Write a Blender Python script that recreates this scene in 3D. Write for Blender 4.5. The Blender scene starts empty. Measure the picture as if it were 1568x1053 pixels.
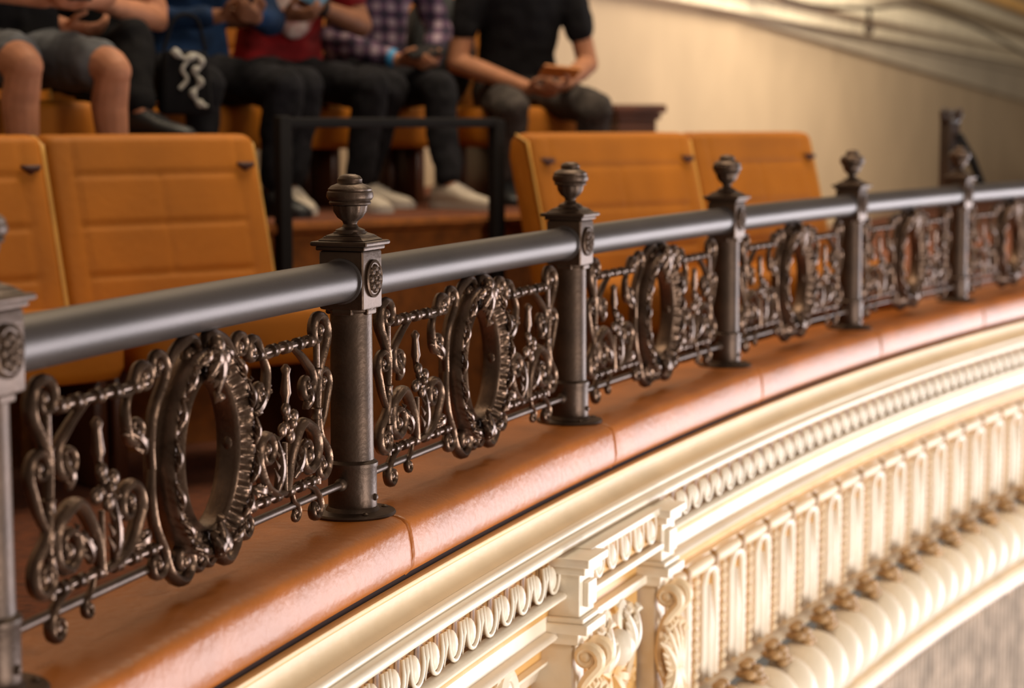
import bpy, math, random
from math import sin, cos, pi, atan2, sqrt, exp, radians
from mathutils import Vector, Matrix
random.seed(4)
S = bpy.context.scene
COL = S.collection
CAMH = 0.641

# ------------------------------------------------------------------ helpers
def link(ob, parent=None):
    COL.objects.link(ob)
    if parent: ob.parent = parent
    return ob
def empty(name, loc=(0,0,0)):
    e = bpy.data.objects.new(name, None); e.empty_display_size=.1
    e.location = loc
    return link(e)
def catmull(pts, n=6):
    pts=[Vector(p) for p in pts]
    if len(pts)<3: 
        return [pts[0].lerp(pts[-1], i/n) for i in range(n+1)]
    P=[pts[0]*2-pts[1]]+pts+[pts[-1]*2-pts[-2]]
    out=[]
    for i in range(1,len(P)-2):
        a,b,c,d=P[i-1],P[i],P[i+1],P[i+2]
        for k in range(n):
            t=k/n
            out.append(.5*((2*b)+(c-a)*t+(2*a-5*b+4*c-d)*t*t+(3*b-a-3*c+d)*t**3))
    out.append(pts[-1].copy())
    return out

class MB:
    def __init__(s): s.v=[]; s.f=[]; s.m=[]
    def loops(s, loops, mat=0, cap=True, closed=True, wrap=False):
        base=len(s.v); n=len(loops[0])
        for L in loops:
            for p in L: s.v.append(tuple(p))
        R=len(loops)
        for i in range(R if wrap else R-1):
            j=(i+1)%R
            for k in range(n if closed else n-1):
                l=(k+1)%n
                s.f.append((base+i*n+k, base+i*n+l, base+j*n+l, base+j*n+k)); s.m.append(mat)
        if cap and closed and not wrap:
            s.f.append(tuple(base+k for k in range(n))[::-1]); s.m.append(mat)
            s.f.append(tuple(base+(R-1)*n+k for k in range(n))); s.m.append(mat)
    def tube(s, pts, rad, n=8, mat=0, up=None, flat=1.0, cap=True):
        pts=[Vector(p) for p in pts]
        if not hasattr(rad,'__len__'): rad=[rad]*len(pts)
        L=[]; prev=None
        for i,p in enumerate(pts):
            a=pts[max(0,i-1)]; b=pts[min(len(pts)-1,i+1)]
            t=(b-a)
            if t.length<1e-9: t=Vector((0,0,1))
            t.normalize()
            if up is not None:
                B=Vector(up); N=B.cross(t)
                if N.length<1e-4: N=Vector((1,0,0))
                N.normalize()
            else:
                if prev is None:
                    q=Vector((0,0,1)) if abs(t.z)<.9 else Vector((1,0,0))
                    N=q.cross(t).normalized()
                else:
                    N=(prev-t*prev.dot(t)).normalized()
                prev=N; B=t.cross(N)
            r=rad[i]
            L.append([p+N*(cos(2*pi*k/n)*r)+B*(sin(2*pi*k/n)*r*flat) for k in range(n)])
        s.loops(L,mat,cap)
    def sphere(s, c, r, seg=12, rings=8, mat=0, M=None):
        if not hasattr(r,'__len__'): r=(r,r,r)
        c=Vector(c); L=[]
        for i in range(rings+1):
            a=pi*(0.02+.96*i/rings)
            q=[]
            for k in range(seg):
                b=2*pi*k/seg
                v=Vector((r[0]*sin(a)*cos(b), r[1]*sin(a)*sin(b), -r[2]*cos(a)))
                if M is not None: v=M@v
                q.append(c+v)
            L.append(q)
        s.loops(L,mat)
    def caps(s, p0,r0,p1,r1,n=12,mat=0):
        p0=Vector(p0);p1=Vector(p1); d=(p1-p0); 
        if d.length<1e-6: return
        d.normalize(); pts=[];rad=[]
        for a in (85,60,30): 
            pts.append(p0-d*r0*sin(radians(a))); rad.append(r0*cos(radians(a)))
        for k in range(5):
            t=k/4; pts.append(p0.lerp(p1,t)); rad.append(r0+(r1-r0)*t)
        for a in (30,60,85):
            pts.append(p1+d*r1*sin(radians(a))); rad.append(r1*cos(radians(a)))
        s.tube(pts,rad,n,mat)
    def lathe(s, prof, n=24, c=(0,0,0), mod=None, mat=0, M=None):
        L=[]; c=Vector(c)
        for (r,z) in prof:
            q=[]
            for k in range(n):
                a=2*pi*k/n
                rr=r*(mod(a,z) if mod else 1)
                v=Vector((rr*cos(a),rr*sin(a),z))
                if M is not None: v=M@v
                q.append(c+v)
            L.append(q)
        s.loops(L,mat)
    def box(s, c, size, M=None, mat=0, bev=0.0, taper=1.0):
        c=Vector(c); x,y,z=[q/2 for q in size]; b=min(bev,x*.9,y*.9,z*.9)
        def ring(zz,ins,k):
            X=x*k-ins; Y=y*k-ins; q=[]
            bb=b*.6
            for (sx,sy) in ((1,1),(-1,1),(-1,-1),(1,-1)):
                if b>0:
                    if sx*sy>0: pr=[(sx*X,sy*(Y-bb)),(sx*(X-bb),sy*Y)]
                    else: pr=[(sx*(X-bb),sy*Y),(sx*X,sy*(Y-bb))]
                else: pr=[(sx*X,sy*Y)]
                for (px,py) in pr:
                    v=Vector((px,py,zz))
                    if M is not None: v=M@v
                    q.append(c+v)
            return q
        if b>0: L=[ring(-z,b,1),ring(-z+b*.3,b*.3,1),ring(-z+b,0,1),ring(z-b,0,taper),ring(z-b*.3,b*.3,taper),ring(z,b,taper)]
        else: L=[ring(-z,0,1),ring(z,0,taper)]
        s.loops(L,mat)
    def mesh(s,name,smooth=True):
        me=bpy.data.meshes.new(name); me.from_pydata(s.v,[],s.f)
        for p,m in zip(me.polygons,s.m):
            p.material_index=m; p.use_smooth=smooth
        me.update()
        return me
    def obj(s,name,mats,parent=None,smooth=True,sharp=40):
        me=s.mesh(name,smooth)
        for m in mats: me.materials.append(m)
        ob=bpy.data.objects.new(name,me); link(ob,parent)
        if smooth and sharp:
            try: me.set_sharp_from_angle(angle=radians(sharp))
            except Exception: pass
        return ob

def mat(name, col, rough=.5, metal=0, var=.12, nscale=8, bump=0, bscale=60, col2=None, spec=.5, sheen=0, coat=0):
    m=bpy.data.materials.new(name); m.use_nodes=True
    nt=m.node_tree; N=nt.nodes; b=N['Principled BSDF']
    tc=N.new('ShaderNodeTexCoord'); no=N.new('ShaderNodeTexNoise')
    no.inputs['Scale'].default_value=nscale; no.inputs['Detail'].default_value=5
    nt.links.new(tc.outputs['Object'],no.inputs['Vector'])
    cr=N.new('ShaderNodeValToRGB')
    c2=col2 if col2 else tuple(c*(1-var*2) for c in col)
    cr.color_ramp.elements[0].position=.3; cr.color_ramp.elements[1].position=.7
    cr.color_ramp.elements[0].color=(*c2,1); cr.color_ramp.elements[1].color=(*[min(1,c*(1+var*.5)) for c in col],1)
    nt.links.new(no.outputs['Fac'],cr.inputs['Fac']); nt.links.new(cr.outputs['Color'],b.inputs['Base Color'])
    b.inputs['Roughness'].default_value=rough; b.inputs['Metallic'].default_value=metal
    b.inputs['Specular IOR Level'].default_value=spec
    if sheen: b.inputs['Sheen Weight'].default_value=sheen
    if coat: b.inputs['Coat Weight'].default_value=coat; b.inputs['Coat Roughness'].default_value=.3
    if bump:
        n2=N.new('ShaderNodeTexNoise'); n2.inputs['Scale'].default_value=bscale; n2.inputs['Detail'].default_value=4
        nt.links.new(tc.outputs['Object'],n2.inputs['Vector'])
        bp=N.new('ShaderNodeBump'); bp.inputs['Strength'].default_value=bump; bp.inputs['Distance'].default_value=.01
        nt.links.new(n2.outputs['Fac'],bp.inputs['Height']); nt.links.new(bp.outputs['Normal'],b.inputs['Normal'])
    return m
def plaid(name):
    m=bpy.data.materials.new(name); m.use_nodes=True
    nt=m.node_tree; N=nt.nodes; b=N['Principled BSDF']; b.inputs['Roughness'].default_value=.9
    tc=N.new('ShaderNodeTexCoord')
    fac=[]
    for d in ('X','Z'):
        w=N.new('ShaderNodeTexWave'); w.bands_direction=d; w.inputs['Scale'].default_value=5.5; w.inputs['Distortion'].default_value=1.0
        nt.links.new(tc.outputs['Object'],w.inputs['Vector'])
        r=N.new('ShaderNodeValToRGB'); r.color_ramp.interpolation='EASE'
        r.color_ramp.elements[0].position=.35; r.color_ramp.elements[1].position=.6
        nt.links.new(w.outputs['Fac'],r.inputs['Fac']); fac.append(r)
    ad=N.new('ShaderNodeMath'); ad.operation='ADD'
    nt.links.new(fac[0].outputs['Color'],ad.inputs[0]); nt.links.new(fac[1].outputs['Color'],ad.inputs[1])
    hv=N.new('ShaderNodeMath'); hv.operation='MULTIPLY'; hv.inputs[1].default_value=.5
    nt.links.new(ad.outputs[0],hv.inputs[0])
    r=N.new('ShaderNodeValToRGB')
    r.color_ramp.elements[0].color=(.26,.19,.23,1); r.color_ramp.elements[1].color=(.02,.012,.03,1)
    e=r.color_ramp.elements.new(.5); e.color=(.09,.045,.085,1)
    nt.links.new(hv.outputs[0],r.inputs['Fac']); nt.links.new(r.outputs['Color'],b.inputs['Base Color'])
    return m

BRONZE=mat('bronze_dark',(.085,.050,.032),.44,.7,.2,14,.08,120,col2=(.05,.03,.02))
GRILLE=mat('bronze_cast',(.17,.105,.072),.33,.82,.2,20,.10,120,col2=(.075,.045,.030))
RAILM=mat('rail_steel',(.075,.060,.056),.42,.55,.12,3,.03,200,col2=(.058,.046,.042))
LEATHER=mat('leather_pad',(.42,.118,.010),.42,0,.14,5,.16,60,spec=.5)
SEATL=mat('seat_leather',(.47,.150,.006),.65,0,.12,3,.15,50,spec=.3)
PIPING=mat('seat_piping',(.72,.38,.07),.5)
DARKGAP=mat('shadow_gap_board',(.02,.007,.004),.8,spec=.1)  # board under the pad, coloured near-black to paint its shadow gap
CREAM=mat('cream_plaster',(.82,.63,.41),.5,0,.08,4,.15,40)
IVORY=mat('ivory_paint',(.90,.79,.64),.42,0,.05,5,.12,40)
GOLD=mat('gold_and_recess_shade',(.40,.20,.06),.5,.0,.2,12,.2,50)  # gold of the beads; also paints shade into the egg-and-dart recess
ROSG=mat('rosette_tan',(.50,.29,.12),.5,.0,.2,12,.2,50)
GOLDL=mat('pale_gold_and_shade',(.76,.44,.15),.45,.0,.1,6,.1,50)  # pale gold; in recessed mouldings it paints in their golden shade
GREYP=mat('grey_plaster',(.60,.48,.39),.6,0,.2,10)
CARPET=mat('carpet',(.16,.04,.010),.95,0,.25,30,.5,300)
RISER=mat('riser_carpet',(.30,.09,.010),.9,0,.2,20,.4,300)
WOOD=mat('dark_wood',(.11,.035,.014),.4,0,.3,6)
WOODD=mat('darker_wood',(.045,.022,.014),.45,0,.3,6)
BLACKM=mat('black_steel',(.010,.008,.008),.7,.0,spec=.2)
WALLM=mat('wall_paint',(.49,.36,.23),.8,0,.06,1.2,.1,20)
WALL2=mat('wall_paint_upper',(.50,.415,.31),.8,0,.06,1.2,.1,20)
TRIMM=mat('trim_cream',(.88,.76,.56),.6)
RUBBER=mat('handle_dark',(.06,.014,.006),.6)

# ------------------------------------------------------------------ plan curve of balcony
R=20.33; PH0=radians(19.15); BAY=1.1
CX=-.264+R*cos(PH0); CY=3.25-R*sin(PH0)
def P(s,d,z):
    ph=PH0+s/R
    return Vector((CX-(R-d)*cos(ph), CY+(R-d)*sin(ph), z))
def FR(s,d=0,z=0):
    ph=PH0+s/R; t=Vector((sin(ph),cos(ph),0)); n=Vector((cos(ph),-sin(ph),0))
    M=Matrix(((t.x,-n.x,0,0),(t.y,-n.y,0,0),(0,0,1,0),(0,0,0,1)))
    return Matrix.Translation(P(s,d,z))@M
S0,S1=-2.6,8.8

def sweep(mb,prof,mat=0,step=.05,s0=S0,s1=S1,fn=None,closed=False,cap=False):
    n=int(round((s1-s0)/step)); L=[]
    for i in range(n+1):
        s=s0+(s1-s0)*i/n
        pr=fn(s) if fn else prof
        L.append([P(s,d,z) for d,z in pr])
    mb.loops(L,mat,cap=cap,closed=closed)

# ------------------------------------------------------------------ parapet
par=empty('balcony_parapet')
pad=MB()
base=[(-.15,-.16),(-.165,-.08),(-.168,-.04),(-.158,-.014),(-.13,-.002),(-.08,0),(0,0),(.058,0),(.076,-.002),(.088,-.006),(.096,-.013),(.1005,-.024),(.1045,-.045),(.1065,-.066),(.105,-.082),(.099,-.092),(.088,-.098)]
marks=[k*BAY for k in range(-2,8)]
vals=set()
n=int((S1-S0)/.04)
for i in range(n+1): vals.add(round(S0+(S1-S0)*i/n,5))
for m in marks:
    for o in (-.014,-.007,-.004,-.002,0,.002,.004,.007,.014): vals.add(round(m+o,5))
L=[]
for s in sorted(vals):
    dm=min(abs(s-m) for m in marks)
    g=.0065*exp(-(dm/.003)**2)-.0016*exp(-((dm-.010)/.005)**2)
    pr=[]
    for i,(d,z) in enumerate(base):
        w=.0008*sin(s*9+d*20)+.0005*sin(s*31+i)
        if i>=7 or i<=4: dd=d-(g if d>0 else -g)
        else: dd=d
        zz=z-g
        pr.append(P(s,dd,zz+ (w if 3<i<13 else 0)))
    L.append(pr)
pad.loops(L,0,cap=False,closed=False)
pad.obj('leather_pad',[LEATHER],par,sharp=0)

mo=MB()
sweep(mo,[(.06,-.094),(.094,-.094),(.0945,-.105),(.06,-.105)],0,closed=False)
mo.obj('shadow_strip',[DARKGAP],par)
co=MB()
def arcp(cx,cz,r,a0,a1,n=6):
    return [(cx+r*cos(radians(a0+(a1-a0)*i/n)),cz+r*sin(radians(a0+(a1-a0)*i/n))) for i in range(n+1)]
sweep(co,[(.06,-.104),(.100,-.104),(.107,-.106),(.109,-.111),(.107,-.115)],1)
sweep(co,[(.107,-.115)]+arcp(.145,-.113,.038,183,255,7),3)
sweep(co,[(.135,-.150),(.146,-.150),(.151,-.153),(.152,-.158),(.150,-.162)],0)
sweep(co,[(.150,-.162),(.160,-.163)]+arcp(.160,-.172,.009,80,-70)+[(.158,-.184)],0)
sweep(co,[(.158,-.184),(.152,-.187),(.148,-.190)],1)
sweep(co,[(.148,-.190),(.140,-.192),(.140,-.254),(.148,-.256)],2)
sweep(co,[(.148,-.256),(.168,-.257),(.172,-.262),(.170,-.268),(.162,-.271)],0)
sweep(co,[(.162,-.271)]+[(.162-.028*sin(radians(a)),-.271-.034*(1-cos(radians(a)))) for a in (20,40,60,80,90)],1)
sweep(co,[(.134,-.305),(.134,-.335)],0)
sweep(co,[(.134,-.335),(.150,-.338),(.154,-.345),(.150,-.352),(.140,-.356)],0)
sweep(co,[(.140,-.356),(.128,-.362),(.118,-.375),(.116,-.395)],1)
sweep(co,[(.116,-.395),(.130,-.398),(.130,-.404),(.118,-.408),(.105,-.44)],0)
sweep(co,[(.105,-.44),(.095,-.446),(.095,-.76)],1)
sweep(co,[(.095,-.75),(.125,-.755),(.135,-.765)],0)
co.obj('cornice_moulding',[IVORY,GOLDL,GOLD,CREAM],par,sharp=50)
to=MB(); L=[]
n=int((S1-.0)/.0105)
for i in range(n+1):
    s=0.0+(S1)*i/n; q=[]
    for k in range(19):
        a=radians(112-190*k/18)
        ph=2*pi*(s/.1433)+k*.24
        m=abs(sin(ph/2))**.5
        r=.056+.042*m
        q.append(P(s,.175+r*cos(a)*1.05,-.872+r*sin(a)))
    L.append(q)
to.loops(L,0,cap=False,closed=False)
sweep(to,[(.17,-.960),(.235,-.963),(.243,-.971),(.240,-.981),(.225,-.987),(.235,-.995),(.235,-1.025),(.2,-1.035),(.2,-1.06)],1)
to.obj('gadrooned_torus',[IVORY,CREAM],par,sharp=60)
lo=MB()
sweep(lo,[(.2,-1.06),(.2,-1.6)],0)
s=-.5
while s<S1:
    lo.tube([P(s,.2,-1.07),P(s,.2,-1.6)],.012,6)
    s+=.045
lo.obj('lower_ribbed_band',[GREYP],par)
eg=MB()
s=S0; ES=.086
while s<S1:
    if not (.60<s<1.24):
        c=P(s,.147,-.226); M=FR(s).to_3x3()
        eg.sphere(c,(.0165,.013,.026),12,8,0,M)
        pts=[P(s-.028,.153,-.193)]+[P(s+.028*cos(radians(a)),.156,-.218+.034*sin(radians(a))) for a in range(180,361,20)]+[P(s+.028,.153,-.193)]
        eg.tube(pts,.0040,6,0)
        eg.tube([P(s+ES/2,.152,-.194),P(s+ES/2,.156,-.215),P(s+ES/2,.152,-.253)],[.006,.0048,.002],6,0)
    s+=ES
eg.obj('egg_and_dart',[IVORY],par,sharp=0)
bd=MB()
s=1.3; unit=.215
while s<S1:
    pts=[];rd=[]
    for i in range(13):
        t=i/12; pts.append(P(s+.012+t*(unit-.03),.128,-.418)); rd.append(.016+.004*sin(pi*t))
    bd.tube(pts,rd,10,0)
    bd.sphere(P(s,.128,-.418),(.02,.02,.022),10,6,1)
    s+=unit
bd.obj('bead_and_reel',[CREAM,GOLD],par,sharp=0)
fl=MB()
s=1.36
while s<S1:
    w=.047
    pts=[P(s-w,.100,-.735)]+[P(s-w,.103,-.735+.24*t/4) for t in range(1,5)]+[P(s+w*cos(radians(a)),.104,-.495+w*.85*sin(radians(a))) for a in range(165,14,-15)]+[P(s+w,.103,-.495-.24*t/4) for t in range(0,5)]
    fl.tube(pts,.0115,6,0)
    fl.tube([P(s,.097,-.735),P(s,.099,-.6),P(s,.097,-.50)],[.018,.018,.012],8,0)
    for i in range(11):
        fl.sphere(P(s+unit/2,.104,-.47-i*.026),.0115,8,6,1)
    for o in (-.027,.027):
        fl.tube([P(s+unit/2+o,.098,-.735),P(s+unit/2+o,.098,-.45)],.006,5,0)
    s+=unit
fl.obj('flutes_and_beads',[IVORY,CREAM],par,sharp=0)
ro=MB()
s=1.30
while s<S1:
    c=P(s,.170,-.757); M=FR(s).to_3x3()@Matrix.Rotation(radians(50),3,'X')
    ro.sphere(c+M@Vector((0,0,.014)),(.015,.015,.014),10,6,0)
    for k in range(6):
        a=k*pi/3
        ro.sphere(c+M@Vector((.030*cos(a),.030*sin(a),.004)),(.018,.018,.014),8,6,0)
    ro.sphere(c+M@Vector((0,0,-.006)),(.038,.038,.014),12,6,0)
    s+=unit
ro.obj('rosettes',[ROSG],par,sharp=0)

def spiral_pts(stem,c,turns,dr,n=22,shrink=.82):
    c=Vector((c[0],0,c[1])); st=catmull([(x,0,z) for x,z in stem],5)
    v=st[-1]-c; r0=v.length; a0=atan2(v.z,v.x); out=list(st)
    for i in range(1,n+1):
        t=i/n; a=a0+dr*2*pi*turns*t; r=r0*(1-shrink*t**.9)
        out.append(c+Vector((r*cos(a),0,r*sin(a))))
    return out
def scroll(mb,stem,c,turns=1.2,dr=1,r=.006,flat=1.5,M=None,mir=1,y=0,mat=0,n=8,ball=1.5):
    pts=spiral_pts(stem,c,turns,dr)
    pts=[Vector((p.x*mir,y,p.z)) for p in pts]
    N=len(pts); rad=[r*(.75+.5*sin(pi*min(1,i/N*1.15)))*(1-.25*i/N) for i in range(N)]
    end=pts[-1]
    if M is not None: 
        pts=[M@p for p in pts]; up=(M.to_3x3()@Vector((0,1,0))); end=M@end
    else: up=(0,1,0)
    mb.tube(pts,rad,n,mat,up=up,flat=flat)
    mb.sphere(end,r*ball,8,6,mat)
def frond(mb,b,ang,ln,r=.007,bend=.6,M=None,mir=1,y=0,mat=0,lobes=4):
    a=radians(ang); pts=[]; p=Vector((b[0],0,b[1])); K=9; dirs=[]
    for i in range(K+1):
        pts.append(p.copy()); aa=a+bend*(i/K)**1.5; dirs.append(aa)
        p=p+Vector((cos(aa),0,sin(aa)))*ln/K
    def T(q,yy=0):
        q=Vector((q.x*mir,y+yy,q.z)); return M@q if M is not None else q
    up=(M.to_3x3()@Vector((0,1,0))) if M is not None else Vector((0,1,0))
    mb.tube([T(q,-.006*sin(pi*i/K)) for i,q in enumerate(pts)],[r*(.7+.6*sin(pi*(i/K)**.8))*(1-.75*(i/K)**2)+.0008 for i in range(K+1)],6,mat,up=up,flat=1.1)
    for j in range(lobes):
        i=1+int(j*(K-2)/max(1,lobes-1)); q=pts[i]; l=ln*.34*(1-.55*j/lobes)
        for sd in (-1,1):
            aa=dirs[i]+sd*.75
            m1=q+Vector((cos(aa),0,sin(aa)))*l*.6; aa2=aa-sd*.5
            m2=m1+Vector((cos(aa2),0,sin(aa2)))*l*.5
            mb.tube([T(q),T(m1,-.006),T(m2,-.002)],[r*.6,r*.75,r*.15],5,mat,up=up,flat=.9)

# consoles
cb=MB()
for sb in (.655,1.19):
    for (w,d0,d1,z0,z1) in ((.118,.10,.222,-.186,-.204),(.104,.10,.212,-.204,-.220),(.086,.08,.198,-.220,-.305),(.100,.08,.208,-.305,-.316),(.112,.08,.218,-.316,-.336),(.088,.08,.196,-.336,-.36),(.070,.08,.18,-.36,-.70)):
        cb.box(P(sb,(d0+d1)/2,(z0+z1)/2),(w,d1-d0,z0-z1),FR(sb).to_3x3(),0,bev=.003)
    for x in (-.03,.03):
        M2=FR(sb,.19,-.385)@Matrix.Translation((x,0,0))@Matrix.Rotation(radians(90),4,'Z')
        scroll(cb,[(-.03,-.22),(.0,-.14),(-.01,-.06),(-.045,-.01)],(-.02,.0),1.4,-1,.010,1.4,M2,mat=1)
    Mf=FR(sb,.21,-.56)
    for a in (70,90,110,50,130): frond(cb,(0,0),a,.12,.011,.0,Mf,mat=1)
    for a in (-70,-90,-110,-45,-135): frond(cb,(0,.02),a,.12,.011,.0,Mf,mat=1)
    cb.box(P(sb,.204,-.262),(.05,.012,.05),FR(sb).to_3x3(),0,bev=.003)
cb.box(P(.92,.145,-.225),(.46,.08,.068),FR(.92).to_3x3(),2,bev=.003)
for i in range(5):
    s=.92-.172+i*.086
    cb.sphere(P(s,.185,-.226),(.0165,.013,.026),10,8,0,FR(s).to_3x3())
    cb.tube([P(s-.028,.189,-.193)]+[P(s+.028*cos(radians(a)),.191,-.218+.034*sin(radians(a))) for a in range(180,361,30)]+[P(s+.028,.189,-.193)],.004,5,0)
cb.box(P(.92,.14,-.190),(.46,.115,.014),FR(.92).to_3x3(),0,bev=.003)
cb.box(P(.92,.14,-.268),(.46,.125,.014),FR(.92).to_3x3(),0,bev=.003)
cb.box(P(.92,.12,-.50),(.44,.05,.44),FR(.92).to_3x3(),2,bev=.003)
cb.box(P(.92,.13,-.345),(.46,.07,.02),FR(.92).to_3x3(),0,bev=.003)
Mf=FR(.92,.155,-.47)
for mir in (1,-1):
    scroll(cb,[(0,-.15),(.05,-.08),(.11,-.02),(.13,.05)],(.09,.06),1.3,1,.014,1.4,Mf,mir,mat=1)
    scroll(cb,[(.02,-.05),(.04,.02),(.03,.09)],(.055,.09),1.2,-1,.012,1.4,Mf,mir)
    for a in (20,50,75,-20,-50): frond(cb,(.01,-.03),a,.14,.013,.3,Mf,mir,mat=2)
    for a in (60,100,140): frond(cb,(.08,-.0),a,.10,.011,.3,Mf,mir,y=-.02)
cb.sphere(Mf@Vector((0,-.02,.03)),(.035,.03,.04),10,8,0)
for c in (-.1,.28,-.6,-1.2):
    Mf=FR(c,.12,-.46)
    for mir in (1,-1):
        scroll(cb,[(0,-.08),(.05,-.06),(.12,-.01),(.15,.05)],(.11,.06),1.3,1,.014,1.4,Mf,mir)
        for a in (15,50,80,-30): frond(cb,(.01,-.02),a,.14,.013,.3,Mf,mir)
    cb.sphere(Mf@Vector((0,-.01,.0)),(.035,.03,.04),10,8,0)
cb.obj('carved_consoles',[IVORY,CREAM,GOLDL],par,sharp=35)
ip=MB(); sweep(ip,[(-.15,-.12),(-.15,-.32)],0)
ip.obj('parapet_inner_face',[WOOD],par)

# ------------------------------------------------------------------ railing
rl=empty('balcony_railing')
pm=MB()
pm.lathe([(.0,0),(.071,0),(.072,.003),(.070,.006),(.045,.0075),(.0425,.012),(.0405,.014),(.0405,.078),(.0425,.081),(.0425,.087),(.039,.090),(.036,.092),(.0355,.12),(.0345,.30),(.0345,.335),(.038,.338),(.038,.345)],36)
for a in (pi/4,3*pi/4,5*pi/4,7*pi/4): pm.sphere((.057*cos(a),.057*sin(a),.007),(.006,.006,.004),8,5)
pm.sphere((.0,-.041,.03),(.006,.005,.006),8,5)
pm.sphere((.035,-.02,.03),(.006,.005,.006),8,5)
pm.box((0,0,.389),(.078,.078,.096),None,0,.004)
for a in range(4):
    Mx=Matrix.Rotation(a*pi/2,3,'Z')
    pm.box(Mx@Vector((0,-.0335,.338)),(.036,.009,.012),Mx,0,.003)
pm.box((0,0,.441),(.086,.086,.007),None,0,.002)
pm.box((0,0,.4485),(.100,.100,.008),None,0,.003)
pm.box((0,0,.456),(.080,.080,.008),None,0,.002,.85)
pm.box((0,0,.463),(.062,.062,.008),None,0,.002,.7)
pm.lathe([(.026,.464),(.024,.470),(.014,.474),(.011,.479),(.013,.484),(.0155,.486)],24)
pm.lathe([(.011,.483),(.020,.490),(.026,.500),(.0275,.509),(.025,.512)],40,mod=lambda a,z:1+.07*abs(sin(a*5)))
pm.lathe([(.024,.509),(.033,.511),(.0345,.514),(.033,.517),(.036,.519),(.0385,.524),(.0375,.531),(.0355,.533),(.036,.536),(.031,.541),(.021,.545),(.020,.547),(.0205,.552),(.017,.557),(.009,.5600),(.0,.5605)],36)
for sgn in (-1,1):
    y=sgn*.039
    pm.lathe([(.0,-.002),(.031,-.002),(.031,.004),(.028,.006),(.026,.004),(.0,.004)],28,c=(0,y,.391),M=Matrix.Rotation(radians(90 if sgn<0 else -90),3,'X'))
    for k in range(8):
        a=k*pi/4
        pm.sphere((.0165*cos(a),y+sgn*.004,.391+.0165*sin(a)),(.0075,.006,.0075),8,6)
    for k in range(5):
        a=k*2*pi/5+.3
        pm.sphere((.007*cos(a),y+sgn*.007,.391+.007*sin(a)),(.0055,.005,.0055),8,6)
    pm.sphere((0,y+sgn*.010,.391),(.004,.004,.004),8,6)
pme=pm.mesh('railing_post'); pme.materials.append(BRONZE)
try: pme.set_sharp_from_angle(angle=radians(35))
except Exception: pass
for k in range(-2,8):
    o=bpy.data.objects.new('post_%d'%(k+3),pme); link(o,rl); o.matrix_world=FR(k*BAY)
hr=MB()
for k in range(-2,7):
    a=k*BAY; b=a+BAY
    pts=[P(a+.03+(BAY-.06)*i/12,0,.388) for i in range(13)]
    hr.tube(pts,.0335,32)
    for e,dd in ((a+.039,1),(b-.039,-1)):
        hr.tube([P(e,0,.388),P(e+dd*.004,0,.388),P(e+dd*.006,0,.388)],[.0375,.0375,.034],28)
hr.obj('handrail',[RAILM],rl)
lr=MB()
for k in range(-2,7):
    a=k*BAY
    lr.tube([P(a+.03+(BAY-.06)*i/10,0,.056) for i in range(11)],.0065,10)
    for e in (a+.048,a+BAY-.048):
        lr.sphere(P(e,0,.056),.011,10,6)
lr.obj('lower_rod',[BRONZE],rl)
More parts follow.
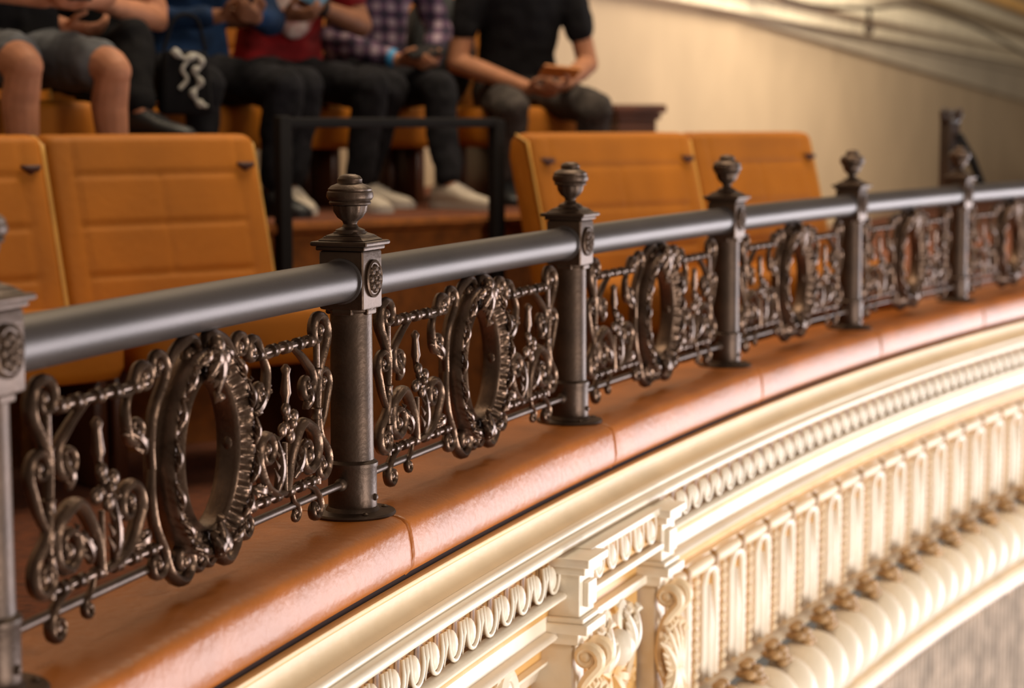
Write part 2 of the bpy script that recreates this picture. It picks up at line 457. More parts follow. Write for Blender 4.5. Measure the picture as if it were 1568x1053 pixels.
# grille panel
g=MB(); UPY=(0,1,0)
def bar(p,q,r,beads,flat=1.0):
    p=Vector((p[0],0,p[1]));q=Vector((q[0],0,q[1]))
    g.tube([p,q],r,8,up=UPY)
    d=(q-p).normalized()
    for t in beads:
        c=p.lerp(q,t)
        g.tube([c-d*.010,c-d*.008,c-d*.003,c+d*.003,c+d*.008,c+d*.010],[r,r*1.7,r*1.35,r*1.35,r*1.7,r],10,up=UPY)
for mir in (1,-1):
    X=lambda x: x*mir
    bar((X(-.405),.075),(X(-.405),.30),.0056,(.2,.33,.5,.78))
    bar((X(-.40),.305),(X(-.15),.305),.0062,(.1,.26,.46,.64,.84))
    bar((X(-.40),.083),(X(-.115),.083),.0056,(.08,.22,.38,.54,.70,.86))
    def sc(*a,**k):
        k['r']=k.get('r',.006)*.90
        scroll(g,*a,mir=mir,**k)
    sc([(-.405,.20),(-.408,.25),(-.43,.285)],(-.410,.316),1.25,-1,r=.0072)
    sc([(-.405,.15),(-.428,.18),(-.444,.215)],(-.424,.235),1.2,-1,r=.0058)
    sc([(-.405,.20),(-.412,.155),(-.436,.13)],(-.418,.105),1.2,1,r=.0068)
    sc([(-.35,.083),(-.385,.072),(-.405,.055)],(-.392,.038),1.2,1,r=.0058)
    sc([(-.285,.085),(-.300,.135),(-.340,.180),(-.382,.168)],(-.364,.132),1.35,1,r=.0085)
    sc([(-.275,.083),(-.240,.088),(-.205,.108),(-.180,.145)],(-.212,.155),1.25,1,r=.0078)
    sc([(-.31,.303),(-.345,.285),(-.378,.262)],(-.362,.238),1.3,1,r=.0062)
    sc([(-.25,.303),(-.205,.300),(-.182,.325)],(-.165,.312),1.2,-1,r=.0066)
    sc([(-.20,.303),(-.215,.280),(-.212,.248)],(-.190,.250),1.2,1,r=.0062)
    sc([(-.146,.19),(-.150,.225),(-.140,.265),(-.112,.30)],(-.128,.322),1.2,1,r=.0064)
    sc([(-.146,.19),(-.150,.155),(-.142,.115),(-.120,.08)],(-.138,.062),1.2,-1,r=.0064)
    sc([(-.105,.31),(-.078,.337),(-.045,.350)],(-.032,.328),1.35,-1,r=.0076)
    sc([(-.118,.075),(-.105,.045),(-.085,.028)],(-.066,.050),1.35,1,r=.0084)
    sc([(-.05,.062),(-.035,.038),(-.02,.028)],(-.014,.045),1.1,1,r=.005)
    sc([(-.30,.085),(-.31,.065),(-.325,.055)],(-.315,.043),.9,1,r=.004)
    for (b,a,l,bd_) in (((-.250,.09),95,.085,-.3),((-.31,.10),120,.065,.5),((-.165,.215),135,.065,.5),
                       ((-.160,.11),200,.055,-.5),((-.36,.20),100,.045,.5)):
        frond(g,b,a,l,.0058,bd_,mir=mir,lobes=4)
    for k in range(4):
        a=k*pi/2+.35
        for q in (.010,.023):
            g.sphere((X(-.280)+q*cos(a),-.006,.190+q*sin(a)),(.0085 if q<.015 else .0112,.007,.0085 if q<.015 else .0112),8,6)
    g.sphere((X(-.280),-.012,.190),(.009,.009,.009),8,6)
    g.tube([(X(-.280),0,.085),(X(-.280),0,.16)],.0045,6)
    g.tube([(X(-.283),0,.210),(X(-.285),0,.228),(X(-.285),0,.235),(X(-.287),0,.264),(X(-.287),0,.272),(X(-.287),0,.279)],[.0048,.0060,.0092,.006,.0085,.003],8)
    g.sphere((X(-.088),0,.19),(.009,.010,.015),8,6)
    for k in range(7):
        th=radians(-72+k*23)
        bx=-.122*cos(th); bz=.19+.139*sin(th)
        tang=math.degrees(atan2(.136*cos(th),.119*sin(th)))
        frond(g,(bx,bz),tang,.044,.0034,.0,mir=mir,y=-.024,lobes=3)
prof=[(-.02,-.010),(.0,-.016),(.07,-.019),(.15,-.015),(.20,-.008),(.28,-.002),(.42,-.001),(.56,-.004),(.68,-.009),(.80,-.017),(.87,-.023),(.95,-.024),(1.02,-.021),(1.04,0),(1.02,.021),(.95,.024),(.87,.023),(.80,.017),(.68,.009),(.56,.004),(.42,.001),(.28,.002),(.20,.008),(.15,.015),(.07,.019),(.0,.016),(-.02,.010)]
L=[]; NA=288
for i in range(NA):
    th=2*pi*i/NA; q=[]
    for (f,y) in prof:
        rx=.083+(.127-.083)*f; rz=.104+(.144-.104)*f
        yy=y
        if .24<f<.86: yy=y+(-.0085 if y<0 else .0085)*(.5+.5*cos(36*th))
        q.append(Vector((rx*cos(th),yy,.19+rz*sin(th))))
    L.append(q)
g.loops(L,0,cap=False,wrap=True)
for a,l in ((-90,.075),(-62,.052),(-118,.052)): frond(g,(0,.340),a,l,.008,0,y=-.024)
g.sphere((0,-.026,.340),(.012,.012,.014),10,6)
for a,l in ((90,.055),(60,.042),(120,.042)): frond(g,(0,.045),a,l,.008,0,y=-.024)
gme=g.mesh('grille'); gme.materials.append(GRILLE)
try: gme.set_sharp_from_angle(angle=radians(60))
except Exception: pass
for k in range(-2,7):
    o=bpy.data.objects.new('grille_panel_%d'%(k+3),gme); link(o,rl); o.matrix_world=FR((k+.5)*BAY,.0074)

# ------------------------------------------------------------------ floors, walls
F1=-.30; F2=.33
def prism(name,poly,z0,z1,mats,topmat=0,sidemat=1,parent=None):
    me=bpy.data.meshes.new(name); n=len(poly)
    v=[(x,y,z0) for x,y in poly]+[(x,y,z1) for x,y in poly]
    f=[tuple(range(n))[::-1],tuple(range(n,2*n))]+[(i,(i+1)%n,n+(i+1)%n,n+i) for i in range(n)]
    me.from_pydata(v,[],f)
    for m in mats: me.materials.append(m)
    for i,p in enumerate(me.polygons): p.material_index=topmat if i<2 else sidemat
    return link(bpy.data.objects.new(name,me),parent)
inner=[tuple(P(s,-.15,0))[:2] for s in [S0+.4*i for i in range(29)]]
wallx=lambda y:-4.42+.4*y
poly=inner+[(8.2,31),(wallx(31),31),(wallx(1),1.0)]
prism('floor',poly,F1-.1,F1,[CARPET,CARPET])
edge=[(-3.2,4.0),(-2.2,4.75),(-1.45,5.38),(-.92,5.86),(-.656,6.08),(-.073,6.59),(.03,6.72),(.55,7.25),(1.12,7.80),(1.25,8.0),(1.25,12.3)]
poly=edge+[(wallx(12.3),12.3),(wallx(4.2),4.2),(-3.2,4.2)]
prism('floor_upper_tier',poly,F1,F2,[CARPET,RISER])
ns=MB()
ed=[Vector((x,y,F2)) for x,y in edge[:-1]]
ns.tube([p+Vector((.0,-.005,-.006)) for p in ed],.02,8)
ns.obj('trim_1',[RISER])
def wallquad(mb,y0,y1,za0,za1,zb0,zb1,off,m):
    n=Vector((1,-.4,0)).normalized()*off
    a=Vector((wallx(y0),y0,0))+n; b=Vector((wallx(y1),y1,0))+n
    mb.loops([[a+Vector((0,0,za0)),b+Vector((0,0,zb0))],[a+Vector((0,0,za1)),b+Vector((0,0,zb1))]],m,cap=False,closed=False)
C=CAMH
def hl(y,ya,ha,yb,hb): return C+ha+(hb-ha)*(y-ya)/(yb-ya)
def strip(mb,ya,ha,yb,hb,w0,off,m,y0=6,y1=32):
    n=Vector((1,-.4,0)).normalized()
    L=[]
    for y in (y0,y1):
        z=hl(y,ya,ha,yb,hb); a=Vector((wallx(y),y,0))
        L.append([a+Vector((0,0,z)),a+n*off+Vector((0,0,z)),a+n*off+Vector((0,0,z-w0)),a+Vector((0,0,z-w0))])
    mb.loops(L,m)
w=MB()
wallquad(w,1,32,-.5,5,-.5,5,0,0)
wallquad(w,6,32,hl(6,14,.87,30,.384),5,hl(32,14,.87,30,.384),5,.03,1)
wob=w.obj('wall_left',[WALLM,WALL2],smooth=False)
t=MB(); strip(t,14,.87,30,.384,.03,.05,0); t.obj('trim_2',[WALL2],smooth=False)
t=MB(); strip(t,17.6,1.14,30,1.20,.16,.20,0); strip(t,17.6,1.00,30,1.05,.16,.11,0); strip(t,15.8,.94,30,.86,.10,.06,1)
t.obj('trim_3',[TRIMM,WALL2],smooth=False)
t=MB(); strip(t,22.5,1.50,30,1.48,.12,.16,0); 
for i in range(60):
    y=19+i*.22; n=Vector((1,-.4,0)).normalized()
    for j in range(2):
        t.sphere(Vector((wallx(y),y,C+1.70+j*.25))+n*.06,(.08,.08,.09),8,6,1)
t.obj('trim_4',[TRIMM,GOLDL])
e=MB(); 
e.loops([[(-6,32,-.5),(14,32,-.5)],[(-6,32,6),(14,32,6)]],0,cap=False,closed=False)
e.obj('wall_far',[WALLM],smooth=False)
cabp=[]
for (u,v,yy) in ((1150,-20,15),(1200,2,15.5),(1260,14,16.5),(1330,14,18),(1400,12,19.5),(1480,40,23),(1568,88,27),(1620,130,29)):
    x=(u-784)/3050*yy; cabp.append((x,yy,C+(189-v)/3050*yy))
cbm=MB(); cbm.tube(catmull(cabp,6),.02,8); 
cbm.tube([(3.20,18.05,C+1.03),(3.20,18.05,C+.85)],.022,6); cbm.sphere((3.20,18.05,C+.84),.045,8,6)
cbm.obj('hanging_cable',[WOODD])

wd=MB(); Mz=Matrix.Rotation(radians(35),3,'Z')
wd.box((.49,9.3,.33+.17),(.22,.3,.34),Mz,0,.005); wd.box((.49,9.3,.71),(.30,.36,.04),Mz,0,.01); wd.box((.49,9.3,.675),(.26,.33,.03),Mz,0,.01)
wd.obj('wooden_side_cabinet',[WOOD])

nw=MB()
nw.box((1.76,8.05,.18),(.06,.06,.96),Mz,0,.008); nw.lathe([(.0,.64),(.038,.645),(.042,.66),(.024,.672),(.026,.69),(.016,.70),(0,.702)],16,c=(1.76,8.05,.0))
nw.sphere((1.73,8.03,.68),(.018,.018,.028),8,6); nw.sphere((1.79,8.03,.68),(.018,.018,.028),8,6)
nw.tube([(1.79,8.02,.60),(1.84,8.0,.50),(1.89,8.0,.38)],[.014,.018,.016],8,1)
nw.obj('wooden_newel_post',[WOODD,BLACKM],sharp=35)

ah=MB()
pA=Vector((-.69,6.02,0)); pB=Vector((-.05,6.53,0))
for p,z1 in ((pA,.665),(pB,.655)):
    ah.box(p+Vector((0,0,(F1+z1)/2)),(.042,.042,z1-F1),Matrix.Rotation(radians(38),3,'Z'),0,.006)
mid=(pA+pB)/2; dd=(pB-pA)
ah.box(mid+Vector((0,0,.645)),(dd.length,.04,.03),Matrix.Rotation(atan2(dd.y,dd.x),3,'Z'),0,.006)
ah.obj('aisle_handrail',[BLACKM],sharp=35)

# ------------------------------------------------------------------ seats
def seat_mesh(name,W,left_handle,D=.40,BH=.49,zc=.0):
    b=MB(); rec=radians(15)
    n=60
    bot=.42+zc
    def groove(x,c,w=.007): return exp(-((x-c)/w)**2)
    hs=[i/n for i in range(n+1)]
    xs=[-W/2+W*i/n for i in range(n+1)]
    T=.10
    def fr(x,h):
        e=min(x+W/2,W/2-x)
        edge=min(1,e/.02); r=.012*(1-edge)**2
        p=.010*(1-exp(-min(e,.09)/.03))
        gr=0
        inside=abs(x)<W/2-.075
        for c in (-W/2+.075,W/2-.075): gr+=groove(x,c)
        if inside:
            for c in (.22,.49,.76): gr+=groove(h*BH,c*BH)
            gr+=.6*groove(x,0)*(1 if .22<h<.76 else 0)
        tp=max(0,(h-.94)/.06); 
        y=-(p)+r*2+min(gr,1.2)*.0065+.045*tp**2
        return y
    M=Matrix.Rotation(-rec,3,'X')
    L=[]
    for x in xs:
        e=min(x+W/2,W/2-x); zr=.012*max(0,1-e/.02)**2
        q=[]
        for h in hs: q.append(Vector((x,fr(x,h),h*(BH+.03)-zr*h)))
        for h in reversed(hs[::6]):
            q.append(Vector((x,T-.02*max(0,(h-.9)/.1),h*(BH+.03)-zr*h-.006*(h>.95))))
        L.append([Vector((0,0,bot))+M@p for p in q])
    b.loops(L,0)
    for sx in (-1,1):
        pp=[Vector((0,0,bot))+M@Vector((sx*(W/2-.003),.010+.045*max(0,(h-.94)/.06)**2,h*(BH+.028))) for h in [i/14 for i in range(15)]]
        b.tube(pp,.005,8,1)
    for sx in ((-1,1) if left_handle else (1,)):
        c=Vector((0,0,bot))+M@Vector((sx*(W/2-.055),-.012,BH-.075))
        b.tube([c+Vector((-.028,0,.006)),c+Vector((-.018,-.007,0)),c+Vector((.018,-.007,0)),c+Vector((.028,0,.006))],[.004,.009,.009,.004],8,2)
        b.sphere(c+Vector((0,0,-.008)),(.012,.011,.009),8,6,2)
    L=[]
    for (z,k) in ((.30,.90),(.305,.97),(.33,1),(.41,1),(.435,.985),(.45,.95),(.458,.85),(.462,.6)):
        q=[]
        for i in range(48):
            a=2*pi*i/48; cx=abs(cos(a))**.35*(1 if cos(a)>0 else -1); cy=abs(sin(a))**.35*(1 if sin(a)>0 else -1)
            q.append(Vector((cx*(W/2-.015)*k,-D/2+.03+cy*D/2*k,z+zc)))
        L.append(q)
    b.loops(L,0)
    for sx in (-1,1):
        b.box((sx*(W/2-.03),-.05,(.31+zc)/2),(.04,.30,.31+zc),None,3,.006)
    b.box((0,.06,.38+zc),(W-.04,.06,.14),None,3,.006)
    me=b.mesh(name)
    for m in (SEATL,PIPING,RUBBER,WOOD): me.materials.append(m)
    try: me.set_sharp_from_angle(angle=radians(70))
    except Exception: pass
    return me
def place_seat(me,x,y,z,fx,fy):
    o=bpy.data.objects.new('theater_chair',me); link(o)
    a=atan2(fy,fx)+pi/2
    o.location=(x,y,z); o.rotation_euler=(0,0,a)
W1=.68
mL=seat_mesh('chair_a',W1,False); mR=seat_mesh('chair_b',W1+.11,True)
def group(h0,h1,n,me0,me1,zf,extra_left=0):
    h0=Vector((*h0,0));h1=Vector((*h1,0)); d=(h1-h0).normalized(); f=Vector((d.y,-d.x,0))
    for i in range(-extra_left,n):
        first=(i==-extra_left)
        c=h0+d*(W1*(i+.5)+(0 if first else .055))
        c=c+f*.09
        place_seat(me1 if first else me0, c.x,c.y,zf,f.x,f.y)
group((-1.275,5.305),(-.765,5.755),1,mL,mR,F1,1)
group((.118,6.40),(1.099,7.35),2,mL,mR,F1,0)
W2=.53; LOWS=-.08
m2=seat_mesh('chair_c',W2,True,.40,.50,LOWS)

# ------------------------------------------------------------------ people
def face_vec(f): f=Vector((f[0],f[1],0)).normalized(); return f, Vector((-f.y,f.x,0))
def hand(mb,wr,dirv,nrm,sgn,curl=.6,sc=1.0):
    d=dirv.normalized(); n=(nrm-d*nrm.dot(d)).normalized(); a=d.cross(n)*sgn
    for k in (-1.2,-.4,.4,1.2):
        mb.caps(wr+d*.01+a*k*.011*sc,.015*sc,wr+d*.078*sc+a*k*.019*sc,.0125*sc,8)
    lens=(.072,.082,.076,.060)
    for i,k in enumerate((1.35,.45,-.45,-1.35)):
        p=wr+d*.082*sc+a*k*.0185*sc; ang=curl*.4; seg=(.45,.32,.25)
        r=.0092*sc
        for j,sg in enumerate(seg):
            v=(d*cos(ang)+n*sin(ang))
            q=p+v*lens[i]*sg*sc
            mb.caps(p,r,q,r*.92,8); p=q; r*=.9; ang+=curl*(.9+.1*i)
    p=wr+d*.025*sc+a*.026*sc; v=(d*.6+a*.75+n*.25).normalized()
    q=p+v*.04*sc; mb.caps(p,.0125*sc,q,.0105*sc,8)
    v2=(d*.85+a*.15+n*.5).normalized(); mb.caps(q,.0105*sc,q+v2*.034*sc,.0085*sc,8)
def remesh(ob,vox,it=3):
    m=ob.modifiers.new('r','REMESH'); m.mode='VOXEL'; m.voxel_size=vox; m.use_smooth_shade=True
    s_=ob.modifiers.new('s','SMOOTH'); s_.factor=.5; s_.iterations=it
def person(name,hip,f,mats,kA=(.43,-.12,.50),kB=(.43,.12,.50),aA=(.42,-.13,.09),aB=(.42,.13,.09),
           eA=(.10,-.27,.70),eB=(.10,.27,.70),wA=(.32,-.07,.66),wB=(.32,.07,.66),lean=.12,sleeve='short',shorts=False,
           toeA=(1,-.1),toeB=(1,.1),curl=.7,low=.07,panel=None,sole=None):
    skin,shirt,pants,shoe,hair=mats
    f,r=face_vec(f); o=Vector((hip[0],hip[1],F2))
    def T(p,lw=True): return o+f*p[0]+r*p[1]+Vector((0,0,p[2]-(low if (lw and p[2]>.2) else 0)))
    root=empty(name,(0,0,0))
    B=Matrix((( r.x,f.x,0),(r.y,f.y,0),(0,0,1)))
    Hh=.555
    def tor(h,w,d,off=0,k=1.0):
        c=T((lean*(h)+off,0,Hh+h)); q=[]
        for i in range(20):
            a=2*pi*i/20; ca=cos(a);sa=sin(a)
            ca=abs(ca)**.85*(1 if ca>0 else -1); sa=abs(sa)**.85*(1 if sa>0 else -1)
            q.append(c+r*(w*ca)+f*(d*sa))
        return q
    sh=MB()
    sh.loops([tor(-.03,.165,.115),tor(.04,.175,.125),tor(.14,.155,.115),tor(.26,.165,.118),tor(.36,.185,.125),tor(.44,.195,.112),tor(.49,.175,.085),tor(.525,.11,.07),tor(.545,.07,.06)],0)
    shA=T((lean*.46,-.185,Hh+.455)); shB=T((lean*.46,.185,Hh+.455))
    eA=T(eA);eB=T(eB);wA=T(wA);wB=T(wB)
    for s_,e_,w_ in ((shA,eA,wA),(shB,eB,wB)):
        if sleeve=='short':
            sh.caps(s_,.068,s_.lerp(e_,.62),.060,12)
        else:
            sh.caps(s_,.066,e_,.052,12); sh.caps(e_,.052,e_.lerp(w_,.88),.038,12)
            sh.sphere(e_,.056,10,8)
    so=sh.obj('shirt',[shirt],root,sharp=0); remesh(so,.011,4)
    tx=bpy.data.textures.new(name+'_fold','CLOUDS'); tx.noise_scale=.09
    dm=so.modifiers.new('d','DISPLACE'); dm.texture=tx; dm.strength=.026; dm.mid_level=.5
    if panel:
        pn=MB()
        c=T((lean*.25+.118,0,Hh+.25)); 
        pn.sphere(c,(.085,.020,.12),16,12,0,B)
        po=pn.obj('shirt_print',[panel],root,sharp=0)
    kA=T(kA);kB=T(kB);aA=T(aA);aB=T(aB)
    hA=T((0,-.088,Hh-.01));hB=T((0,.088,Hh-.01))
    tr=MB()
    tr.loops([tor(-.085,.12,.09),tor(-.07,.165,.125),tor(-.01,.182,.135),tor(.05,.172,.125),tor(.08,.16,.115)],0)
    for h_,k_,a_ in ((hA,kA,aA),(hB,kB,aB)):
        if shorts:
            tr.caps(h_,.094,h_.lerp(k_,.80),.083,14)
        else:
            tr.caps(h_,.092,k_,.068,14); tr.sphere(k_,.069,12,8)
            tr.caps(k_,.066,k_.lerp(a_,.35)-f*.012,.063,12)
            tr.caps(k_.lerp(a_,.35)-f*.012,.063,k_.lerp(a_,.90),.052,12)
    to_=tr.obj('trousers',[pants],root,sharp=0); remesh(to_,.011,4)
    dm=to_.modifiers.new('d','DISPLACE'); dm.texture=tx; dm.strength=.026; dm.mid_level=.5
    sk=MB()
    nb=T((lean*.52,0,Hh+.52)); hc=T((lean*.6+.03,0,Hh+.70))
    sk.caps(nb,.058,T((lean*.58+.01,0,Hh+.63)),.054,12)
    sk.sphere(hc+Vector((0,0,.03)),(.076,.095,.10),20,14,0,B)
    sk.sphere(hc+f*.022+Vector((0,0,-.045)),(.058,.07,.062),16,10,0,B)
    sk.caps(hc+f*.092+Vector((0,0,.015)),.009,hc+f*.112+Vector((0,0,-.02)),.014,8)
    for s_ in (-1,1):
        sk.sphere(hc+r*s_*.078+Vector((0,0,0)),(.012,.022,.032),8,6,0,B)
        sk.caps(hc+r*s_*.014+f*.086+Vector((0,0,.028)),.009,hc+r*s_*.045+f*.075+Vector((0,0,.028)),.009,8)
    sk.caps(hc-r*.018+f*.087+Vector((0,0,-.05)),.008,hc+r*.018+f*.087+Vector((0,0,-.05)),.008,8)
    for s_,e_,w_,sg in ((shA,eA,wA,-1),(shB,eB,wB,1)):
        if sleeve=='short':
            sk.caps(s_.lerp(e_,.4),.047,e_,.042,12); sk.sphere(e_,.043,10,8)
            sk.caps(e_,.041,e_.lerp(w_,.3),.043,12); sk.caps(e_.lerp(w_,.3),.043,w_,.027,12)
        else: sk.caps(e_.lerp(w_,.6),.032,w_,.026,12)
        dv=(w_-e_).normalized(); dv=(dv*.7+r*(-sg)*.25+f*.3).normalized()
        hand(sk,w_,dv,(r*(-sg)*.5+Vector((0,0,.75))+f*-.1),-sg,curl)
    if shorts:
        for h_,k_,a_ in ((hA,kA,aA),(hB,kB,aB)):
            up=Vector((0,0,1))
            sk.caps(h_.lerp(k_,.6),.074,k_-f*.03,.060,14)
            sk.caps(k_-f*.03+up*.004,.056,k_+f*.004-up*.012,.052,14)
            sk.caps(k_-up*.02,.050,k_.lerp(a_,.28)-f*.030,.055,12); sk.caps(k_.lerp(a_,.28)-f*.030,.055,a_,.034,12)
    else:
        for k_,a_ in ((kA,aA),(kB,aB)): sk.caps(k_.lerp(a_,.8),.036,a_,.034,10)
    ko=sk.obj('skin',[skin],root,sharp=0); remesh(ko,.0055,4)
    ey=MB()
    for s_ in (-1,1): ey.sphere(hc+r*s_*.031+f*.083+Vector((0,0,.012)),.010,8,6,0)
    ey.obj('eyes',[BLACKM],root)
    ha=MB(); ha.sphere(hc-f*.014+Vector((0,0,.055)),(.084,.098,.092),20,12,0,B); ha.sphere(hc-f*.04+Vector((0,0,.0)),(.078,.075,.09),16,10,0,B)
    ho=ha.obj('hair',[hair],root,sharp=0); remesh(ho,.01,2)
    for a_,t_,k_ in ((aA,toeA,kA),(aB,toeB,kB)):
        td=(f*t_[0]+r*t_[1]).normalized(); side=Vector((-td.y,td.x,0)); shm=MB()
        base_=a_-Vector((0,0,.09))
        prof=[(-.075,.022,.035),(-.065,.034,.085),(-.02,.038,.105),(.03,.041,.092),(.08,.046,.066),(.13,.047,.052),(.17,.036,.042),(.19,.015,.03)]
        L=[]
        for (x,w,h) in prof:
            q=[]
            for i in range(16):
                a=2*pi*i/16; ca=cos(a);sa=sin(a)
                z=h*.5+h*.5*sa
                q.append(base_+td*x+side*w*(abs(ca)**.7*(1 if ca>0 else -1))+Vector((0,0,max(.004,z))))
            L.append(q)
        shm.loops(L,0)
        L=[]
        for (x,w,h) in prof:
            L.append([base_+td*x*1.03+side*(w+.004)*sx+Vector((0,0,z)) for sx,z in ((1,0.001),(1,.024),(-1,.024),(-1,0.001))])
        shm.loops(L,1)
        for j in range(4):
            x=.03+j*.02; z=.098-j*.009
            shm.tube([base_+td*x+side*sx*.022+Vector((0,0,z-abs(sx)*.008)) for sx in (-1,0,1)],.003,5,1)
        shm.obj('shoe',[shoe,sole if sole else SOLE],root,sharp=60)
    return T,root,(eA,wA,eB,wB)
SOLE=mat('shoe_sole',(.55,.5,.45),.6)
SK1=mat('skin_light',(.47,.20,.11),.6,0,.1,20,spec=.3); SK2=mat('skin_dark',(.22,.09,.045),.6,0,.08,20,spec=.3); SK3=mat('skin_tan',(.44,.19,.10),.6,0,.08,20,spec=.3)
DJ=mat('dark_jeans',(.013,.012,.015),.9,0,.3,20,.3,90,spec=.2); GJ=mat('grey_jeans',(.075,.062,.056),.9,0,.3,20,.3,90,spec=.2)
BK=mat('black_cloth',(.006,.005,.006),.9,spec=.2); GS=mat('grey_shorts',(.13,.13,.14),.9,0,.2,20,spec=.2)
BLUE=mat('blue_jacket',(.004,.022,.070),.8,0,.3,10,spec=.2); RED=mat('red_shirt',(.34,.012,.016),.85,0,.2,8,col2=(.12,.01,.012),spec=.2)
PL=plaid('plaid_cloth'); HB=mat('hair_brown',(.03,.015,.008),.7); HK=mat('hair_black',(.008,.006,.005),.7)
SW=mat('sneaker_white',(.50,.42,.34),.6); SB=mat('shoe_black',(.012,.012,.014),.5); WHT=mat('white_print',(.45,.42,.37),.7)
SHIRTP=mat('shirt_white_print',(.50,.45,.43),.8,0,.3,25,col2=(.25,.03,.03))

people=[]
people.append(person('seated_person_grey_shorts',(-1.53,6.04),(.66,-.75),(SK1,BK,GS,SB,HB),kA=(.42,-.15,.52),kB=(.44,.12,.51),aA=(.40,-.14,.09),aB=(.42,.14,.09),
   wA=(.34,-.04,.70),wB=(.38,.04,.70),eA=(.14,-.27,.76),eB=(.14,.27,.74),shorts=True,low=.035,sole=SB))
people.append(person('seated_person_black_trousers',(-1.46,6.66),(.60,-.80),(SK1,BK,BK,SB,HB),kA=(.40,-.10,.50),kB=(.38,.04,.62),aA=(.36,-.08,.09),aB=(.52,-.01,.39),
   wA=(.22,-.12,.66),wB=(.27,-.04,.74),toeB=(1,.6),low=.04,sole=SB))
people.append(person('seated_person_blue_jacket',(-1.16,7.04),(.58,-.82),(SK2,BLUE,DJ,SB,HK),kA=(.42,-.12,.51),kB=(.46,.16,.50),sleeve='long',
   wA=(.34,-.02,.74),wB=(.36,.10,.74),eA=(.12,-.28,.72),eB=(.14,.28,.74),sole=SB))
people.append(person('seated_person_red_shirt',(-.87,7.42),(.5,-.87),(SK2,RED,DJ,SW,HK),kA=(.44,-.08,.51),kB=(.45,.17,.51),
   wA=(.30,-.10,.76),wB=(.28,.04,.80),eA=(.12,-.27,.76),eB=(.16,.27,.74),lean=.2,panel=SHIRTP))
people.append(person('seated_person_plaid_shirt',(-.58,7.80),(.42,-.91),(SK3,PL,DJ,SW,HK),kA=(.44,-.06,.51),kB=(.46,.13,.51),aA=(.34,-.12,.09),aB=(.56,.13,.09),sleeve='long',
   wA=(.32,.02,.62),wB=(.32,.16,.62),eA=(.08,-.27,.72),eB=(.06,.29,.74),lean=.22,toeA=(.6,.6),toeB=(.8,.5)))
people.append(person('seated_person_black_tshirt',(.01,8.1),(.30,-.95),(SK3,BK,GJ,SB,HB),kA=(.42,-.14,.48),kB=(.42,.20,.48),aA=(.30,-.13,.09),aB=(.34,.18,.09),
   wA=(.33,-.05,.56),wB=(.34,.09,.57),eA=(.10,-.27,.66),eB=(.12,.27,.66),lean=.22,sole=SB,low=.11))
hipf=[((-1.53,6.04),(.66,-.75)),((-1.46,6.66),(.62,-.78)),((-1.16,7.04),(.6,-.8)),((-.87,7.42),(.6,-.8)),((-.58,7.80),(.5,-.86)),((.01,8.1),(.35,-.94))]
for (hx,hy),fc in hipf:
    f,_=face_vec(fc); c=Vector((hx,hy,0))-f*.17
    place_seat(m2,c.x,c.y,F2,f.x,f.y)
f,_=face_vec((.42,-.9)); place_seat(m2,-.35,8.32,F2,f.x,f.y)
def phone(name,c,rot,m,size=(.074,.010,.15)):
    b=MB(); M=Matrix.Rotation(rot[2],3,'Z')@Matrix.Rotation(rot[0],3,'X')@Matrix.Rotation(rot[1],3,'Y')
    b.box(c,size,M,0,.004); b.box(Vector(c)+M@Vector((0,-.0055,0)),(size[0]*.9,.002,size[2]*.93),M,1)
    b.obj(name,[m,BLACKM],sharp=35)
def at(k,p): return people[k][0](p)
PB=mat('phone_blue',(.25,.55,.75),.4); PO=mat('phone_orange',(.7,.25,.05),.4)
phone('smartphone',at(3,(.37,-.03,.84)),(radians(-40),radians(60),radians(205)),PB)
phone('smartphone',at(5,(.42,.05,.62)),(radians(-60),radians(80),radians(190)),PO)
phone('smartphone',at(4,(.40,.10,.65)),(radians(-60),radians(75),radians(15)),BLACKM)
phone('smartphone',at(0,(.43,.0,.74)),(radians(-50),0,radians(35)),BLACKM)
def band(k,side,m,nm,off=.0):
    e,w_=(people[k][2][0],people[k][2][1]) if side<0 else (people[k][2][2],people[k][2][3])
    d=(w_-e).normalized(); b=MB(); b.tube([w_-d*.035,w_-d*.03,w_-d*.015,w_-d*.01],[.032,.036,.036,.032],16)
    b.obj(nm,[m],people[k][1])
band(4,-1,mat('band_blue',(.05,.3,.6),.5),'wristband'); band(3,1,BLACKM,'wristwatch')
bp=MB(); c=Vector((-.30,8.14,F2+.60)); Mb=Matrix.Rotation(radians(20),3,'Z')
bp.sphere(c,(.16,.10,.24),20,12,0,Mb); bp.sphere(c+Vector((.03,-.07,-.06)),(.12,.06,.12),16,10,0,Mb)
bp.tube(catmull([c+Vector((-.08,-.08,.17)),c+Vector((-.10,-.13,.05)),c+Vector((-.09,-.10,-.12))],6),.014,8,1)
bp.tube(catmull([c+Vector((.08,-.06,.19)),c+Vector((.11,-.11,.05)),c+Vector((.10,-.08,-.12))],6),.014,8,1)
bp.tube(catmull([c+Vector((-.04,0,.20)),c+Vector((0,-.01,.26)),c+Vector((.04,0,.20))],6),.01,8,1)
bo=bp.obj('backpack',[mat('backpack_cloth',(.02,.022,.025),.8),BLACKM],sharp=0)
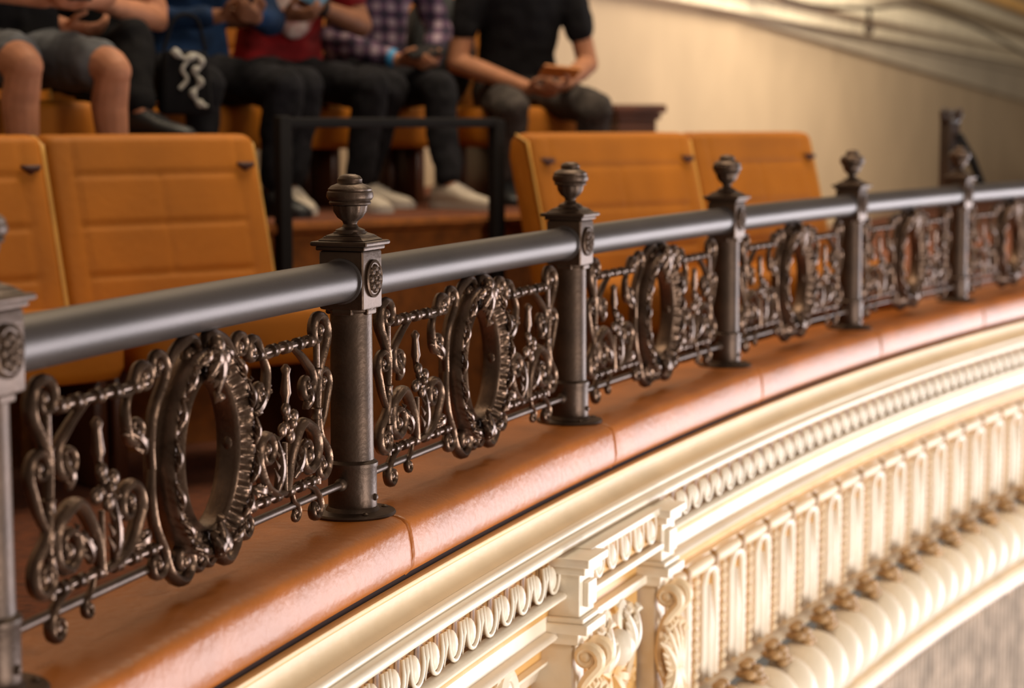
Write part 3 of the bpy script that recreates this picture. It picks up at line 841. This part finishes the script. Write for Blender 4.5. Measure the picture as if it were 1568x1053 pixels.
# dark tote with a white print raised on its front
tb=MB(); c=Vector((-1.03,6.33,F2+.44)); Mb=Matrix.Rotation(radians(30),3,'Z')
tb.box(c,(.17,.05,.20),Mb,0,.015,.85)
def q3(x,z,y=-.028): return c+Mb@Vector((x,y,z))
tb.tube(catmull([q3(-.05,.10),q3(-.01,.075),q3(.03,.085),q3(.045,.055),q3(.02,.035),q3(.04,.0),q3(.015,-.03),q3(.03,-.06),q3(.06,-.075)],6),[.010+.004*sin(i*.9) for i in range(49)],8,1)
tb.tube(catmull([q3(-.0,.07),q3(-.02,.04),q3(-.005,.01),q3(-.03,-.02)],6),.007,8,1)
tb.tube(catmull([c+Mb@Vector((-.07,0,.10)),c+Mb@Vector((-.03,0,.20)),c+Mb@Vector((.04,0,.20)),c+Mb@Vector((.07,0,.10))],8),.006,6,0)
tb.obj('tote_bag',[BK,WHT],sharp=35)

# ------------------------------------------------------------------ lights
def area(name,loc,tgt,power,size,col):
    l=bpy.data.lights.new(name,'AREA'); l.energy=power; l.size=size; l.color=col
    o=bpy.data.objects.new(name,l); link(o); o.location=loc
    o.rotation_euler=(Vector(tgt)-Vector(loc)).to_track_quat('-Z','Y').to_euler(); return o
area('stage_light',(6.5,1.0,-3.0),(1.2,4.8,-.3),540,2.5,(1,.95,.90))
area('stage_light_far',(9.0,11.0,-2.0),(.6,4.5,-.2),820,4.5,(.98,.94,.99))
area('house_light_front',(5.5,-1.5,3.5),(0,5,0),150,1.6,(1,.90,.78))
area('house_light_overhead',(.5,6.5,5.0),(-.3,7,0),205,2.5,(1,.82,.58))
area('wall_fill',(5.5,13,4.5),(3.0,20,.0),760,3,(1,.88,.70))  # unseen lamp added to brighten the wall and far trim
area('wall_fill_near',(3.5,8.5,4.0),(.6,12.5,.3),70,2,(1,.82,.60))  # second unseen lamp, added to lift the nearer wall
wd_=bpy.data.worlds.new('World'); S.world=wd_; wd_.use_nodes=True
bg=wd_.node_tree.nodes['Background']; bg.inputs[0].default_value=(.93,.78,.63,1); bg.inputs[1].default_value=.17

# ------------------------------------------------------------------ camera
cam=bpy.data.cameras.new('Camera'); co_=bpy.data.objects.new('Camera',cam); link(co_)
cam.lens=70; cam.sensor_width=36; cam.clip_end=200
co_.location=(0,0,CAMH); co_.rotation_euler=(radians(90-6.3),0,0)
cam.dof.use_dof=True; cam.dof.focus_distance=3.25; cam.dof.aperture_fstop=3.4
S.camera=co_
S.view_settings.view_transform='Standard'
